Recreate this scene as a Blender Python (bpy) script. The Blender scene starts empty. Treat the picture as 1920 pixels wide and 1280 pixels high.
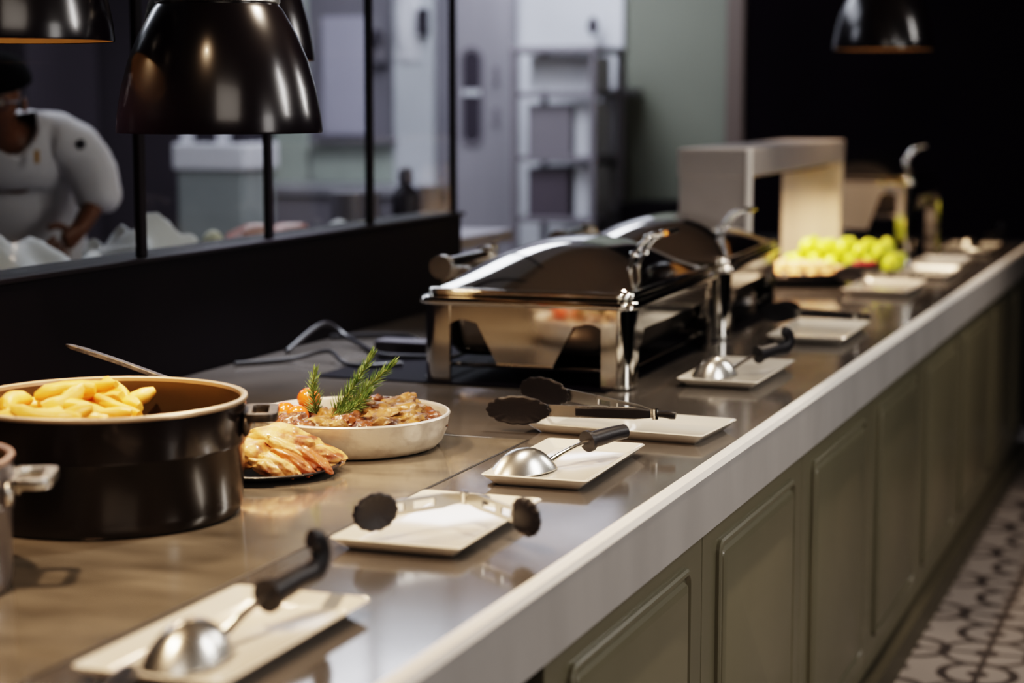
import bpy, bmesh, math, random
from mathutils import Vector, Matrix, noise
R = math.radians
PI = math.pi
C = bpy.context.scene.collection
rnd = random.Random(7)

# ------------------------------------------------------------------ materials
def nt(name):
    m = bpy.data.materials.new(name); m.use_nodes = True
    return m, m.node_tree.nodes, m.node_tree.links, m.node_tree.nodes['Principled BSDF']

def srgb(r, g, b):
    f = lambda c: (c/255/12.92) if c/255 <= .04045 else ((c/255+.055)/1.055)**2.4
    return (f(r), f(g), f(b), 1)

def mat(name, col, rough=.5, metal=0., spec=.5, var=0., vscale=8., stretch=(1,1,1), col2=None, rvar=0.,
        bump=0., bscale=40., coat=0., emit=None, estr=0., sub=0., lo=.35, hi=.65, detail=5., trans=0., alpha=1.):
    m, N, L, P = nt(name)
    P.inputs['Base Color'].default_value = col
    P.inputs['Roughness'].default_value = rough
    P.inputs['Metallic'].default_value = metal
    P.inputs['Specular IOR Level'].default_value = spec
    P.inputs['Coat Weight'].default_value = coat
    P.inputs['Coat Roughness'].default_value = .08
    P.inputs['Transmission Weight'].default_value = trans
    P.inputs['Alpha'].default_value = alpha
    if sub:
        P.inputs['Subsurface Weight'].default_value = sub
        P.inputs['Subsurface Radius'].default_value = (.01, .005, .002)
        P.inputs['Subsurface Scale'].default_value = .5
    if emit:
        P.inputs['Emission Color'].default_value = emit
        P.inputs['Emission Strength'].default_value = estr
    tc = N.new('ShaderNodeTexCoord'); mp = N.new('ShaderNodeMapping')
    mp.inputs['Scale'].default_value = stretch
    L.new(tc.outputs['Object'], mp.inputs['Vector'])
    if col2 is None:
        k = 1-var if var else .97
        col2 = (col[0]*k, col[1]*k, col[2]*k, 1)
    nz = N.new('ShaderNodeTexNoise'); nz.inputs['Scale'].default_value = vscale; nz.inputs['Detail'].default_value = detail
    L.new(mp.outputs[0], nz.inputs['Vector'])
    cr = N.new('ShaderNodeValToRGB')
    cr.color_ramp.elements[0].position = lo; cr.color_ramp.elements[1].position = hi
    cr.color_ramp.elements[0].color = col; cr.color_ramp.elements[1].color = col2
    L.new(nz.outputs['Fac'], cr.inputs['Fac']); L.new(cr.outputs['Color'], P.inputs['Base Color'])
    if rvar:
        mr = N.new('ShaderNodeMapRange')
        mr.inputs['To Min'].default_value = max(0, rough-rvar); mr.inputs['To Max'].default_value = rough+rvar
        L.new(nz.outputs['Fac'], mr.inputs['Value']); L.new(mr.outputs['Result'], P.inputs['Roughness'])
    if bump:
        nb = N.new('ShaderNodeTexNoise'); nb.inputs['Scale'].default_value = bscale; nb.inputs['Detail'].default_value = 4
        L.new(mp.outputs[0], nb.inputs['Vector'])
        b = N.new('ShaderNodeBump'); b.inputs['Strength'].default_value = bump; b.inputs['Distance'].default_value = .004
        L.new(nb.outputs['Fac'], b.inputs['Height']); L.new(b.outputs['Normal'], P.inputs['Normal'])
    return m

M = {}
M['chrome'] = mat('chrome', (.80,.78,.74,1), .07, 1, var=.06, vscale=3)
M['chrome_soft'] = mat('chrome_soft', (.72,.70,.66,1), .27, 1, var=.15, vscale=5, rvar=.08)
M['pan_inside'] = mat('dark_steel', (.30,.27,.24,1), .16, 1, var=.3, vscale=4)
M['worktop'] = mat('worktop_steel', (.27,.245,.225,1), .11, .62, col2=(.15,.138,.130,1), vscale=5, stretch=(1,.6,1), rvar=.06, bump=.02, bscale=12, lo=.3, hi=.7, detail=8)
M['fascia'] = mat('fascia_steel', (.50,.48,.465,1), .42, .3, var=.12, vscale=2.5, stretch=(1,3,1))
M['edge'] = mat('edge_highlight', (.95,.93,.90,1), .35, .15, var=.03)  # bright bevel highlight painted in as a near-white diffuse colour
M['inlay'] = mat('inlay_stone', (.34,.295,.24,1), .12, .50, col2=(.155,.135,.11,1), vscale=9, stretch=(.6,1.5,1), rvar=.08, bump=.03, bscale=14, lo=.32, hi=.68, detail=9)
M['seam'] = mat('seam', (.02,.018,.016,1), .6)
M['seam_bright'] = mat('seam_bright', (.8,.78,.74,1), .25, .9)
M['black_glass'] = mat('black_glass', (.003,.002,.004,1), .55, 0, spec=.04)
M['tray'] = mat('white_porcelain', (.80,.76,.69,1), .12, 0, coat=.6, var=.03, vscale=4)
M['nylon'] = mat('black_nylon', (.013,.012,.015,1), .42, 0, spec=.35, bump=.1, bscale=300)
M['nylon_brown'] = mat('dark_plastic', (.03,.022,.018,1), .3)
M['pot'] = mat('pot_enamel', (.008,.0045,.004,1), .2, 0, spec=.4, coat=.12, var=.3, vscale=6, bump=.03, bscale=30)
M['pot_in'] = mat('pot_inside', (.11,.078,.036,1), .32, .3, var=.35, vscale=4)
M['pot_rim'] = mat('pot_rim', (.42,.33,.24,1), .35, .5)
M['pot_grey'] = mat('pot_grey', (.30,.28,.29,1), .3, .8, var=.3, vscale=7)
M['pot_grey_rim'] = mat('copper_rim', (.35,.22,.16,1), .35, .6)
M['alu'] = mat('worn_aluminium', (.64,.58,.50,1), .42, .55, col2=(.40,.34,.29,1), vscale=26, stretch=(1,1,1.5), rvar=.1, bump=.12, bscale=60, lo=.48, hi=.78, detail=9)
M['alu_rim'] = mat('aluminium_rim', (.82,.76,.68,1), .35, .6)
M['iron'] = mat('black_iron', (.035,.03,.028,1), .38, .7, col2=(.10,.08,.06,1), vscale=50, bump=.2, bscale=90)
M['fry'] = mat('fried_potato', (.88,.50,.10,1), .42, 0, col2=(.78,.34,.045,1), vscale=28, sub=.15, bump=.2, bscale=90)
M['meat'] = mat('braised_meat', (.16,.055,.018,1), .25, 0, col2=(.020,.007,.005,1), vscale=30, bump=.6, bscale=90, coat=.25, lo=.45, hi=.62)
M['meat2'] = mat('braised_meat_pale', (.27,.135,.035,1), .38, 0, col2=(.05,.018,.007,1), vscale=34, bump=.6, bscale=80, coat=.15, lo=.42, hi=.68)
M['sauce'] = mat('brown_sauce', (.10,.045,.014,1), .12, 0, col2=(.17,.08,.024,1), vscale=14, bump=.4, bscale=40, coat=.6)
M['chicken'] = mat('roast_chicken', (.62,.33,.115,1), .46, 0, col2=(.22,.055,.012,1), vscale=30, bump=.6, bscale=70, sub=.06, lo=.48, hi=.66, coat=.25)
M['chicken2'] = mat('seared_chicken', (.40,.125,.022,1), .42, 0, col2=(.20,.04,.015,1), vscale=20, stretch=(1,1,2), bump=.5, bscale=70, lo=.38, hi=.66, coat=.3)
M['tomato'] = mat('tomato_skin', (.75,.085,.02,1), .2, 0, col2=(.80,.18,.03,1), vscale=12, coat=.5, sub=.1)
M['green'] = mat('rosemary_needles', (.085,.17,.04,1), .45, 0, col2=(.27,.36,.14,1), vscale=60)
M['stem'] = mat('rosemary_stem', (.24,.24,.08,1), .6)
M['lime'] = mat('lime_skin', (.42,.55,.03,1), .3, 0, col2=(.62,.66,.06,1), vscale=20, bump=.1, bscale=200)
M['berry'] = mat('berry_red', (.45,.02,.03,1), .3)
M['bread'] = mat('bread_crust', (.85,.56,.26,1), .5, 0, col2=(.60,.28,.08,1), vscale=20, bump=.2)
M['slate'] = mat('black_slate', (.022,.022,.026,1), .35, var=.3)
M['lamp'] = mat('lamp_black', (.004,.0015,.004,1), .22, 0, spec=.5, coat=.1, var=.2)
M['lamp_in'] = mat('lamp_inside', (.30,.22,.12,1), .5)
M['bulb'] = mat('bulb_glow', (1,.75,.4,1), .5, emit=(1,.62,.28,1), estr=14)
M['cord'] = mat('lamp_cord', (.01,.01,.01,1), .6)
M['olive'] = mat('olive_paint', (.155,.142,.098,1), .36, 0, var=.08, vscale=3, coat=.12)
M['plinth'] = mat('plinth_paint', (.075,.066,.045,1), .5)
M['black_part'] = mat('partition_black', (.0030,.0015,.0035,1), .65, spec=.08)
M['black_wall'] = mat('black_wall_paint', (.0045,.0022,.0050,1), .9, spec=.05, var=.3, vscale=2)
M['frame'] = mat('frame_black', (.004,.002,.005,1), .6, spec=.15)
M['kwall'] = mat('kitchen_wall', (.21,.20,.23,1), .5, var=.25, vscale=1.2)
M['kwall_dark'] = mat('kitchen_wall_dark', (.085,.072,.088,1), .5, var=.25, vscale=1)
M['steel_door'] = mat('brushed_door', (.40,.39,.43,1), .35, .45, var=.2, vscale=2, stretch=(6,6,.3))
M['steel_bright'] = mat('bright_panel', (.62,.64,.68,1), .4, .2, var=.15, vscale=2)
M['green_wall'] = mat('sage_wall', (.155,.165,.135,1), .7, var=.1, vscale=1.5)
M['pale_green'] = mat('pale_green_panel', (.37,.41,.37,1), .55, var=.1)
M['pilaster'] = mat('brown_pilaster', (.10,.075,.065,1), .6)
M['white_box'] = mat('white_plastic', (.60,.60,.64,1), .5)
M['app'] = mat('appliance_enamel', (.27,.29,.29,1), .45, var=.1)
M['dark'] = mat('dark_rubber', (.03,.025,.035,1), .5)
M['lav'] = mat('lavender_sheet', (.40,.39,.47,1), .6)
M['grey_plastic'] = mat('grey_plastic', (.16,.15,.17,1), .5)
M['cloth'] = mat('white_jacket_cloth', (.70,.68,.70,1), .8, bump=.15, bscale=20, var=.05)
M['skin'] = mat('brown_skin', (.16,.065,.030,1), .45, sub=.05)
M['cap'] = mat('black_cap', (.004,.003,.004,1), .9, spec=.05)
M['trouser'] = mat('dark_trousers', (.02,.02,.03,1), .8)
M['glove'] = mat('dark_glove', (.03,.014,.012,1), .5)
M['paper'] = mat('greaseproof_paper', (.55,.56,.55,1), .6, bump=.3, bscale=14)
M['cream'] = mat('cream_plastic', (.72,.72,.55,1), .5)
M['rawmeat'] = mat('raw_meat', (.50,.20,.17,1), .4, col2=(.62,.42,.38,1), vscale=18)
M['gantry'] = mat('gantry_steel', (.42,.39,.38,1), .45, .45, var=.08)
M['gantry_lit'] = mat('gantry_steel_lit', (.66,.57,.48,1), .4, .3, var=.12, vscale=3, stretch=(5,5,.4))  # gantry steel with the warm lamp glow put into a paler colour
M['logo'] = mat('ochre_stitch', (.5,.28,.08,1), .7)
M['eyewear'] = mat('spectacle_frame', (.03,.03,.06,1), .2)
M['eye'] = mat('eye_white', (.5,.45,.42,1), .3)
M['lip'] = mat('lip', (.14,.04,.03,1), .5)
M['ceil'] = mat('ceiling_paint', (.24,.185,.14,1), .9)
M['kceil'] = mat('kitchen_ceiling', (.35,.35,.37,1), .8)

def glass_pane():
    m, N, L, P = nt('pane_glass')
    out = N['Material Output']
    t = N.new('ShaderNodeBsdfTransparent'); t.inputs[0].default_value = (.93,.94,.94,1)
    g = N.new('ShaderNodeBsdfGlossy'); g.inputs['Roughness'].default_value = .03
    f = N.new('ShaderNodeFresnel'); f.inputs['IOR'].default_value = 1.35
    mx = N.new('ShaderNodeMixShader')
    geo = N.new('ShaderNodeNewGeometry'); mu = N.new('ShaderNodeMath'); mu.operation = 'SUBTRACT'; mu.use_clamp = True
    L.new(f.outputs[0], mu.inputs[0]); L.new(geo.outputs['Backfacing'], mu.inputs[1])
    L.new(mu.outputs[0], mx.inputs[0]); L.new(t.outputs[0], mx.inputs[1]); L.new(g.outputs[0], mx.inputs[2])
    L.new(mx.outputs[0], out.inputs['Surface']); N.remove(P)
    return m
M['glass'] = glass_pane()

def tile_floor():
    m, N, L, P = nt('patterned_cement_tiles')
    P.inputs['Roughness'].default_value = .45
    tc = N.new('ShaderNodeTexCoord'); sp = N.new('ShaderNodeSeparateXYZ'); L.new(tc.outputs['Object'], sp.inputs[0])
    def math_(op, a, b=None, c=None):
        n = N.new('ShaderNodeMath'); n.operation = op
        for i, x in enumerate((a, b, c)):
            if x is None: continue
            if isinstance(x, (int, float)): n.inputs[i].default_value = x
            else: L.new(x, n.inputs[i])
        return n.outputs[0]
    T = .4
    fx = math_('FRACT', math_('DIVIDE', math_('ADD', sp.outputs[0], .58+10*T), T))
    fy = math_('FRACT', math_('DIVIDE', math_('ADD', sp.outputs[1], .03+10*T), T))
    ax = math_('ABSOLUTE', math_('SUBTRACT', fx, .5)); ay = math_('ABSOLUTE', math_('SUBTRACT', fy, .5))
    d = math_('SQRT', math_('ADD', math_('MULTIPLY', ax, ax), math_('MULTIPLY', ay, ay)))
    # distance to the nearest edge midpoint and to the nearest corner
    ex = math_('SUBTRACT', .5, ax); ey = math_('SUBTRACT', .5, ay)
    dc = math_('SQRT', math_('ADD', math_('MULTIPLY', ex, ex), math_('MULTIPLY', ey, ey)))
    dm = math_('SQRT', math_('ADD', math_('MULTIPLY', ax, ax), math_('MULTIPLY', ey, ey)))
    dn = math_('SQRT', math_('ADD', math_('MULTIPLY', ex, ex), math_('MULTIPLY', ay, ay)))
    def band(x, lo, hi): return math_('MULTIPLY', math_('GREATER_THAN', x, lo), math_('LESS_THAN', x, hi))
    parts = [band(dm, .20, .265), band(dn, .20, .265), band(dc, .0, .085), math_('LESS_THAN', dm, .07), math_('LESS_THAN', dn, .07),
             math_('LESS_THAN', ex, .02), math_('LESS_THAN', ey, .02), band(dc, .27, .32), math_('LESS_THAN', d, .06)]
    s = parts[0]
    for p in parts[1:]: s = math_('MAXIMUM', s, p)
    nz = N.new('ShaderNodeTexNoise'); nz.inputs['Scale'].default_value = 6
    mx = N.new('ShaderNodeMixRGB'); mx.inputs[1].default_value = (.36,.32,.30,1); mx.inputs[2].default_value = (.055,.045,.045,1)
    L.new(s, mx.inputs[0])
    mul = N.new('ShaderNodeMixRGB'); mul.blend_type = 'MULTIPLY'; mul.inputs[0].default_value = .4
    L.new(mx.outputs[0], mul.inputs[1]); L.new(nz.outputs['Fac'], mul.inputs[2]); L.new(mul.outputs[0], P.inputs['Base Color'])
    return m
M['floor'] = tile_floor()

# ------------------------------------------------------------------ mesh helpers
def obj(name, bm, m, parent=None, smooth=True, loc=None, bevel=0., angle=40, mods=None):
    bmesh.ops.recalc_face_normals(bm, faces=bm.faces[:])
    me = bpy.data.meshes.new(name); bm.to_mesh(me); bm.free()
    me.materials.append(M[m] if isinstance(m, str) else m)
    if smooth:
        for p in me.polygons: p.use_smooth = True
        try: me.set_sharp_from_angle(angle=R(angle))
        except Exception: pass
    o = bpy.data.objects.new(name, me); C.objects.link(o)
    if parent: o.parent = parent
    if loc: o.location = loc
    if bevel:
        b = o.modifiers.new('Bevel', 'BEVEL'); b.width = bevel; b.segments = 2; b.limit_method = 'ANGLE'; b.harden_normals = False
    return o

def thing(name, label, cat, loc=(0,0,0), rotz=0, group=None):
    o = bpy.data.objects.new(name, None); C.objects.link(o); o.empty_display_size = .05
    o.location = loc; o.rotation_euler = (0,0,rotz); o['label'] = label; o['category'] = cat
    if group: o['group'] = group
    return o

def tag(o, label, cat, group=None, kind=None):
    o['label'] = label; o['category'] = cat
    if group: o['group'] = group
    if kind: o['kind'] = kind
    return o

def struct(o, label=None, cat=None):
    o['kind'] = 'structure'
    if label: o['label'] = label
    if cat: o['category'] = cat
    return o

def dup(root, loc, rot=None, label=None, group=None, scale=None, skip=None):
    r = root.copy(); C.objects.link(r); r.location = loc
    if rot is not None: r.rotation_euler = rot
    if scale is not None: r.scale = scale
    if label: r['label'] = label
    if group: r['group'] = group
    for ch in list(root.children):
        if skip and ch.name.startswith(skip): continue
        c = ch.copy(); C.objects.link(c); c.parent = r
        for g in ch.children:
            d = g.copy(); C.objects.link(d); d.parent = c
    return r

def box(bm, x0, x1, y0, y1, z0, z1):
    v = [bm.verts.new(p) for p in ((x0,y0,z0),(x1,y0,z0),(x1,y1,z0),(x0,y1,z0),(x0,y0,z1),(x1,y0,z1),(x1,y1,z1),(x0,y1,z1))]
    for f in ((0,3,2,1),(4,5,6,7),(0,1,5,4),(1,2,6,5),(2,3,7,6),(3,0,4,7)): bm.faces.new([v[i] for i in f])
    return bm

def B(x0, x1, y0, y1, z0, z1): return box(bmesh.new(), x0, x1, y0, y1, z0, z1)

def lathe(bm, prof, n=48, c=(0,0,0), close_ends=True):
    rings = []
    for r, z in prof:
        if r < 1e-5: rings.append([bm.verts.new((c[0], c[1], c[2]+z))])
        else: rings.append([bm.verts.new((c[0]+r*math.cos(2*PI*i/n), c[1]+r*math.sin(2*PI*i/n), c[2]+z)) for i in range(n)])
    for a, b in zip(rings, rings[1:]):
        for i in range(n):
            j = (i+1) % n
            if len(a) == 1 and len(b) == 1: continue
            if len(a) == 1: bm.faces.new((a[0], b[j], b[i]))
            elif len(b) == 1: bm.faces.new((a[i], a[j], b[0]))
            else: bm.faces.new((a[i], a[j], b[j], b[i]))
    return bm

def smooth_path(pts, k=6):
    pts = [Vector(p) for p in pts]; out = []
    for i in range(len(pts)-1):
        p0 = pts[max(i-1,0)]; p1 = pts[i]; p2 = pts[i+1]; p3 = pts[min(i+2,len(pts)-1)]
        for s in range(k):
            t = s/k
            out.append(.5*((2*p1)+(-p0+p2)*t+(2*p0-5*p1+4*p2-p3)*t*t+(-p0+3*p1-3*p2+p3)*t**3))
    out.append(pts[-1]); return out

def tube(bm, pts, rad, n=12, sx=1., smooth=0):
    if smooth: pts = smooth_path(pts, smooth)
    pts = [Vector(p) for p in pts]; N_ = len(pts)
    if not isinstance(rad, (list, tuple)): rad = [rad]*N_
    elif len(rad) != N_:
        rr = []; 
        for i in range(N_):
            t = i/(N_-1)*(len(rad)-1); k = min(int(t), len(rad)-2); rr.append(rad[k]+(rad[k+1]-rad[k])*(t-k))
        rad = rr
    prev = None; rings = []
    for i, p in enumerate(pts):
        d = (pts[min(i+1,N_-1)]-pts[max(i-1,0)]).normalized()
        if prev is None:
            a = Vector((0,0,1)) if abs(d.z) < .9 else Vector((1,0,0)); u = d.cross(a).normalized()
        else: u = (prev-d*prev.dot(d)).normalized()
        prev = u; w = d.cross(u)
        rings.append([bm.verts.new(p+(u*math.cos(2*PI*k/n)*sx+w*math.sin(2*PI*k/n))*rad[i]) for k in range(n)])
    for a, b in zip(rings, rings[1:]):
        for k in range(n): bm.faces.new((a[k], a[(k+1)%n], b[(k+1)%n], b[k]))
    bm.faces.new(rings[0][::-1]); bm.faces.new(rings[-1])
    return bm

def rrect(hx, hy, r, z, n=5):
    out = []; r = min(r, hx*.999, hy*.999)
    for cx, cy, a0 in ((hx-r, hy-r, 0), (-hx+r, hy-r, 90), (-hx+r, -hy+r, 180), (hx-r, -hy+r, 270)):
        for i in range(n+1):
            a = R(a0+90*i/n); out.append((cx+r*math.cos(a), cy+r*math.sin(a), z))
    return out

def loft(bm, loops, cap0=True, cap1=True):
    rings = [[bm.verts.new(p) for p in l] for l in loops]; n = len(rings[0])
    for a, b in zip(rings, rings[1:]):
        for i in range(n): bm.faces.new((a[i], a[(i+1)%n], b[(i+1)%n], b[i]))
    if cap0: bm.faces.new(rings[0][::-1])
    if cap1: bm.faces.new(rings[-1])
    return bm

def prism(bm, pts, d):
    """closed 3D polygon swept by vector d"""
    d = Vector(d); a = [bm.verts.new(p) for p in pts]; b = [bm.verts.new(Vector(p)+d) for p in pts]
    n = len(a); bm.faces.new(a); bm.faces.new(b[::-1])
    for i in range(n): bm.faces.new((a[i], a[(i+1)%n], b[(i+1)%n], b[i]))
    return bm

def ball(bm, c, r, sc=(1,1,1), sub=2, rot=None):
    mt = Matrix.Translation(c) @ (rot.to_4x4() if rot else Matrix()) @ Matrix.Diagonal((*sc,1))
    bmesh.ops.create_icosphere(bm, subdivisions=sub, radius=r, matrix=mt)
    return bm

def blob(seed, sc, amp=.25, freq=3., sub=3, flat=0.):
    bm = bmesh.new(); bmesh.ops.create_icosphere(bm, subdivisions=sub, radius=1)
    off = Vector((seed*3.1, seed*7.7, seed*1.3))
    for v in bm.verts:
        n = noise.noise(v.co*freq*.5+off)+.5*noise.noise(v.co*freq+off)
        v.co *= 1+amp*n
        v.co = Vector((v.co.x*sc[0], v.co.y*sc[1], v.co.z*sc[2]))
        if flat and v.co.z < -flat: v.co.z = -flat
    return bm

# ------------------------------------------------------------------ room shell
CT = .90                       # worktop height
o = struct(obj('floor', B(-7,5,-3,12,-.05,0), 'floor', smooth=False), 'patterned black and cream cement tile floor', 'floor')
struct(obj('ceiling', B(-2.2,5,-3,12,3.0,3.05), 'ceil', smooth=False))
struct(obj('ceiling_2', B(-7,-2.2,-3,12,3.0,3.05), 'kceil', smooth=False))
struct(obj('wall_left', B(-7.05,-7,-3,12,0,3), 'kwall_dark', smooth=False))
struct(obj('wall_right', B(5,5.05,-3,12,0,3), 'black_wall', smooth=False))
struct(obj('wall_front', B(-7,5,-3.05,-3,0,3), 'black_wall', smooth=False))
struct(obj('wall_back_1', B(-7,-4.63,9,9.1,0,3), 'kwall_dark', smooth=False))
struct(obj('wall_back_2', B(-4.63,-2.79,9,9.1,0,3), 'kwall', smooth=False))
struct(obj('wall_back_3', B(-2.79,-2.28,8.95,9.1,0,3), 'green_wall', smooth=False))
struct(obj('wall_back_4', B(-2.19,5,8.9,9.1,0,3), 'black_wall', smooth=False))
struct(obj('trim_1', B(-2.28,-2.19,8.88,9.1,0,3), 'pilaster', smooth=False, bevel=.01))
struct(obj('trim_2', B(-4.72,-4.52,8.97,9.0,0,3), 'pale_green', smooth=False, bevel=.01))
struct(obj('baseboard_left', B(-6.99,-6.97,-3,9,0,.12), 'dark', smooth=False))

# black half-height partition with glazing between counter and kitchen
struct(obj('wall_partition', B(-2.18,-2.09,1.0,5.12,0,1.155), 'black_part', smooth=False))
struct(obj('trim_3', B(-2.20,-2.075,1.0,5.12,1.155,1.165), 'frame', smooth=False, bevel=.003))
ys = [1.745, 2.30, 2.857, 3.413, 3.969, 4.526, 5.09]
for i, y in enumerate(ys):
    struct(obj('trim_%d' % (4+i), B(-2.110,-2.094,y-.012,y+.012,1.165,3.0), 'frame', smooth=False, bevel=.003))
for i in range(len(ys)-1):
    w = obj('window_%d' % (i+1), B(-2.105,-2.100,ys[i]+.0125,ys[i+1]-.0125,1.166,3.0), 'glass', smooth=False)
    struct(w)

# ------------------------------------------------------------------ serving counter
Y0, Y1, XF, XB = .70, 8.15, -.777, -2.085
sc = thing('worktop', 'long polished steel worktop of the serving counter with a highlight painted along its edge', 'worktop', (0,0,0))
top = bmesh.new()
prism(top, [(XF,0,CT-.012),(XF-.004,0,CT-.004),(XF-.012,0,CT),(XB,0,CT),(XB,0,CT-.11),(XF-.03,0,CT-.11),(XF-.03,0,CT-.012)], (0,Y1-Y0,0))
for v in top.verts: v.co.y += Y0
obj('top_surface', top, 'worktop', sc, smooth=False)
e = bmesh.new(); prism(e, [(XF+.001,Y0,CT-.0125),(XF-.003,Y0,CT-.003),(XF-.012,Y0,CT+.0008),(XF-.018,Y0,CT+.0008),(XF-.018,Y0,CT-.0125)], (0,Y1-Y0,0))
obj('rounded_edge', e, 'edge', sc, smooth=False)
obj('fascia', B(XF-.02,XF,Y0,Y1,CT-.107,CT-.0125), 'fascia', sc, smooth=False)

hp = thing('hot_plate', 'glossy brown grained hot plate let into the steel worktop under pots', 'hot plate', (0,0,0))
obj('plate_surface', B(-1.98,-1.137,.75,3.078,CT+.0001,CT+.0012), 'inlay', hp, smooth=False)
obj('side_seam', B(-1.137,-1.133,.75,3.085,CT+.0001,CT+.0009), 'seam', hp, smooth=False)
obj('end_seam', B(-1.98,-1.137,3.078,3.082,CT+.0001,CT+.0012), 'seam_bright', hp, smooth=False)
tag(obj('induction_plate', B(-1.82,-1.172,3.635,5.42,CT+.0001,CT+.004), 'black_glass', smooth=False, bevel=.002),
    'black glass induction plate set on the counter under the chafing dishes', 'induction plate')

# cabinet fronts, one unit every 0.77 m
def cabinet(name, label):
    t = thing(name, label, 'cabinet', (0,0,0), 0, 'olive cabinets along the counter front')
    W = .775
    obj('carcass', B(-.50,-.002,.0015,W-.0015,.09,.788), 'olive', t, smooth=False, bevel=.002)
    # raised and fielded panel: stepped rounded rectangle
    bm = bmesh.new()
    def lp(hy, hz, r, x):
        return [(x, p[0], p[1]) for p in rrect(hy, hz, r, 0, 6)]
    hy, hz = .298, .292
    loft(bm, [lp(hy,hz,.022,-.003), lp(hy,hz,.022,.004), lp(hy-.004,hz-.004,.02,.007), lp(hy-.010,hz-.010,.017,.007), lp(hy-.014,hz-.014,.015,-.0005),
              lp(hy-.020,hz-.020,.012,-.0005), lp(hy-.024,hz-.024,.01,.006), lp(hy-.034,hz-.034,.008,.009)])
    for v in bm.verts: v.co += Vector((0, W/2, .452))
    obj('raised_panel', bm, 'olive', t, angle=25)
    obj('kickboard', B(-.48,.030,.001,W-.001,0,.075), 'plinth', t, smooth=False)
    return t
words = ['olive cabinet with raised panel, hidden below the near end of the worktop',
         'olive cabinet with raised panel below the near end of the worktop',
         'olive panelled cabinet cut off by the bottom of the photo, nearest in view',
         'second olive panelled cabinet from the near end, between two seams',
         'third olive panelled cabinet from the near end',
         'fourth olive panelled cabinet from the near end',
         'fifth olive panelled cabinet from the near end',
         'sixth olive panelled cabinet, second from the dark far end',
         'olive panelled cabinet at the dark far end of the counter']
base = None
for k in range(-1, 7):
    y = 3.014+.775*k; lab = words[k+2]
    if base is None:
        base = cabinet('cabinet', lab); base.location = (-.80, y, 0)
    elif y+.775 < 8.6:
        c = dup(base, (-.80, y, 0), (0,0,0), lab)
        if k == 6: c.scale = (1,.58,1)

# ------------------------------------------------------------------ trays
def tray_mesh(hx, hy):
    bm = bmesh.new()
    L_ = [rrect(hx-.020,hy-.020,.006,0), rrect(hx-.004,hy-.004,.008,.014), rrect(hx,hy,.009,.018), rrect(hx-.002,hy-.002,.009,.0195),
          rrect(hx-.006,hy-.006,.008,.018), rrect(hx-.019,hy-.019,.007,.0085), rrect(hx-.024,hy-.024,.006,.007)]
    loft(bm, L_); return bm
tray_specs = [
 # x, y, hx, hy, rot, label
 (-1.000,1.785,.088,.175, 0, 'white porcelain tray nearest the camera, under a steel spoon'),
 (-1.005,2.385,.093,.165, 1, 'white porcelain tray under the open tongs, second from the front'),
 (-.985,2.855,.086,.168, 1.5, 'white porcelain tray under the steel spoon with short black grip'),
 (-.992,3.235,.165,.098, -4, 'white porcelain tray turned across the counter under black tongs'),
 (-.978,3.950,.086,.180, 0, 'white porcelain tray under the spoon beside the first chafing dish'),
 (-.963,4.735,.096,.190, 1, 'white porcelain tray under tongs beside the second chafing dish'),
 (-1.005,5.930,.100,.190, 0, 'white porcelain tray beside the pan of bread rolls'),
 (-.955,6.480,.086,.170, 0, 'white porcelain tray in front of the limes'),
 (-.975,6.900,.086,.170, 0, 'white porcelain tray, second from the far end of the row'),
 (-.965,7.620,.100,.190, 0, 'white porcelain tray at the far end of the counter'),
]
for x, y, hx, hy, rz, lab in tray_specs:
    t = tag(obj('serving_tray', tray_mesh(hx, hy), 'tray', loc=(x,y,CT)), lab, 'tray', 'white serving trays')
    t.rotation_euler = (0,0,R(rz))

# ------------------------------------------------------------------ spoons (convex side up)
def make_spoon(label):
    t = thing('serving_spoon', label, 'spoon', (0,0,0), 0, 'steel serving spoons')
    bm = bmesh.new(); nu, nv = 28, 9
    rings = []
    a, b, h = .037, .060, .037
    for j in range(nv+1):
        s = j/nv
        ring = []
        for i in range(nu):
            an = 2*PI*i/nu; r = math.sin(s*PI/2)
            yy = b*r*math.sin(an); xx = a*r*math.cos(an)*(1-.18*(yy/b))
            ring.append(bm.verts.new((xx, yy, .002+h*(1-r**2.3))))
            if j == 0: break
        rings.append(ring)
    for p, q in zip(rings, rings[1:]):
        for i in range(nu):
            k = (i+1) % nu
            if len(p) == 1: bm.faces.new((p[0], q[i], q[k]))
            else: bm.faces.new((p[i], q[i], q[k], p[k]))
    bo = obj('bowl', bm, 'chrome_soft', t)
    m = bo.modifiers.new('Solidify', 'SOLIDIFY'); m.thickness = .0015
    bm = tube(bmesh.new(), [(0,.050,.012),(0,.070,.020),(0,.100,.029),(0,.128,.034)], [.0055,.004,.0035,.004], 10, smooth=4, sx=1.3)
    obj('shaft', bm, 'chrome', t)
    bm = bmesh.new(); tube(bm, [(0,.125,.034),(0,.150,.037),(0,.175,.040),(0,.198,.041)], [.0135,.0135,.0125,.012], 18, smooth=3)
    g = obj('grip', bm, 'nylon', t)
    bm = bmesh.new(); tube(bm, [(0,.122,.0335),(0,.128,.0343)], .0175, 20)
    obj('collar', bm, 'nylon', g)
    bm = bmesh.new(); tube(bm, [(0,.196,.041),(.001,.210,.045),(.001,.217,.057),(.001,.212,.070),(.001,.198,.075)], [.013,.0135,.013,.012,.010], 14, smooth=4, sx=.7)
    obj('hook', bm, 'nylon', t)
    return t
spoon = make_spoon('large steel spoon with hooked black handle on the nearest tray')
spoon.location = (-1.000,1.700,CT+.008); spoon.rotation_euler = (0,0,R(-9)); spoon.scale = (1.08,1.08,1.15)
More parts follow.
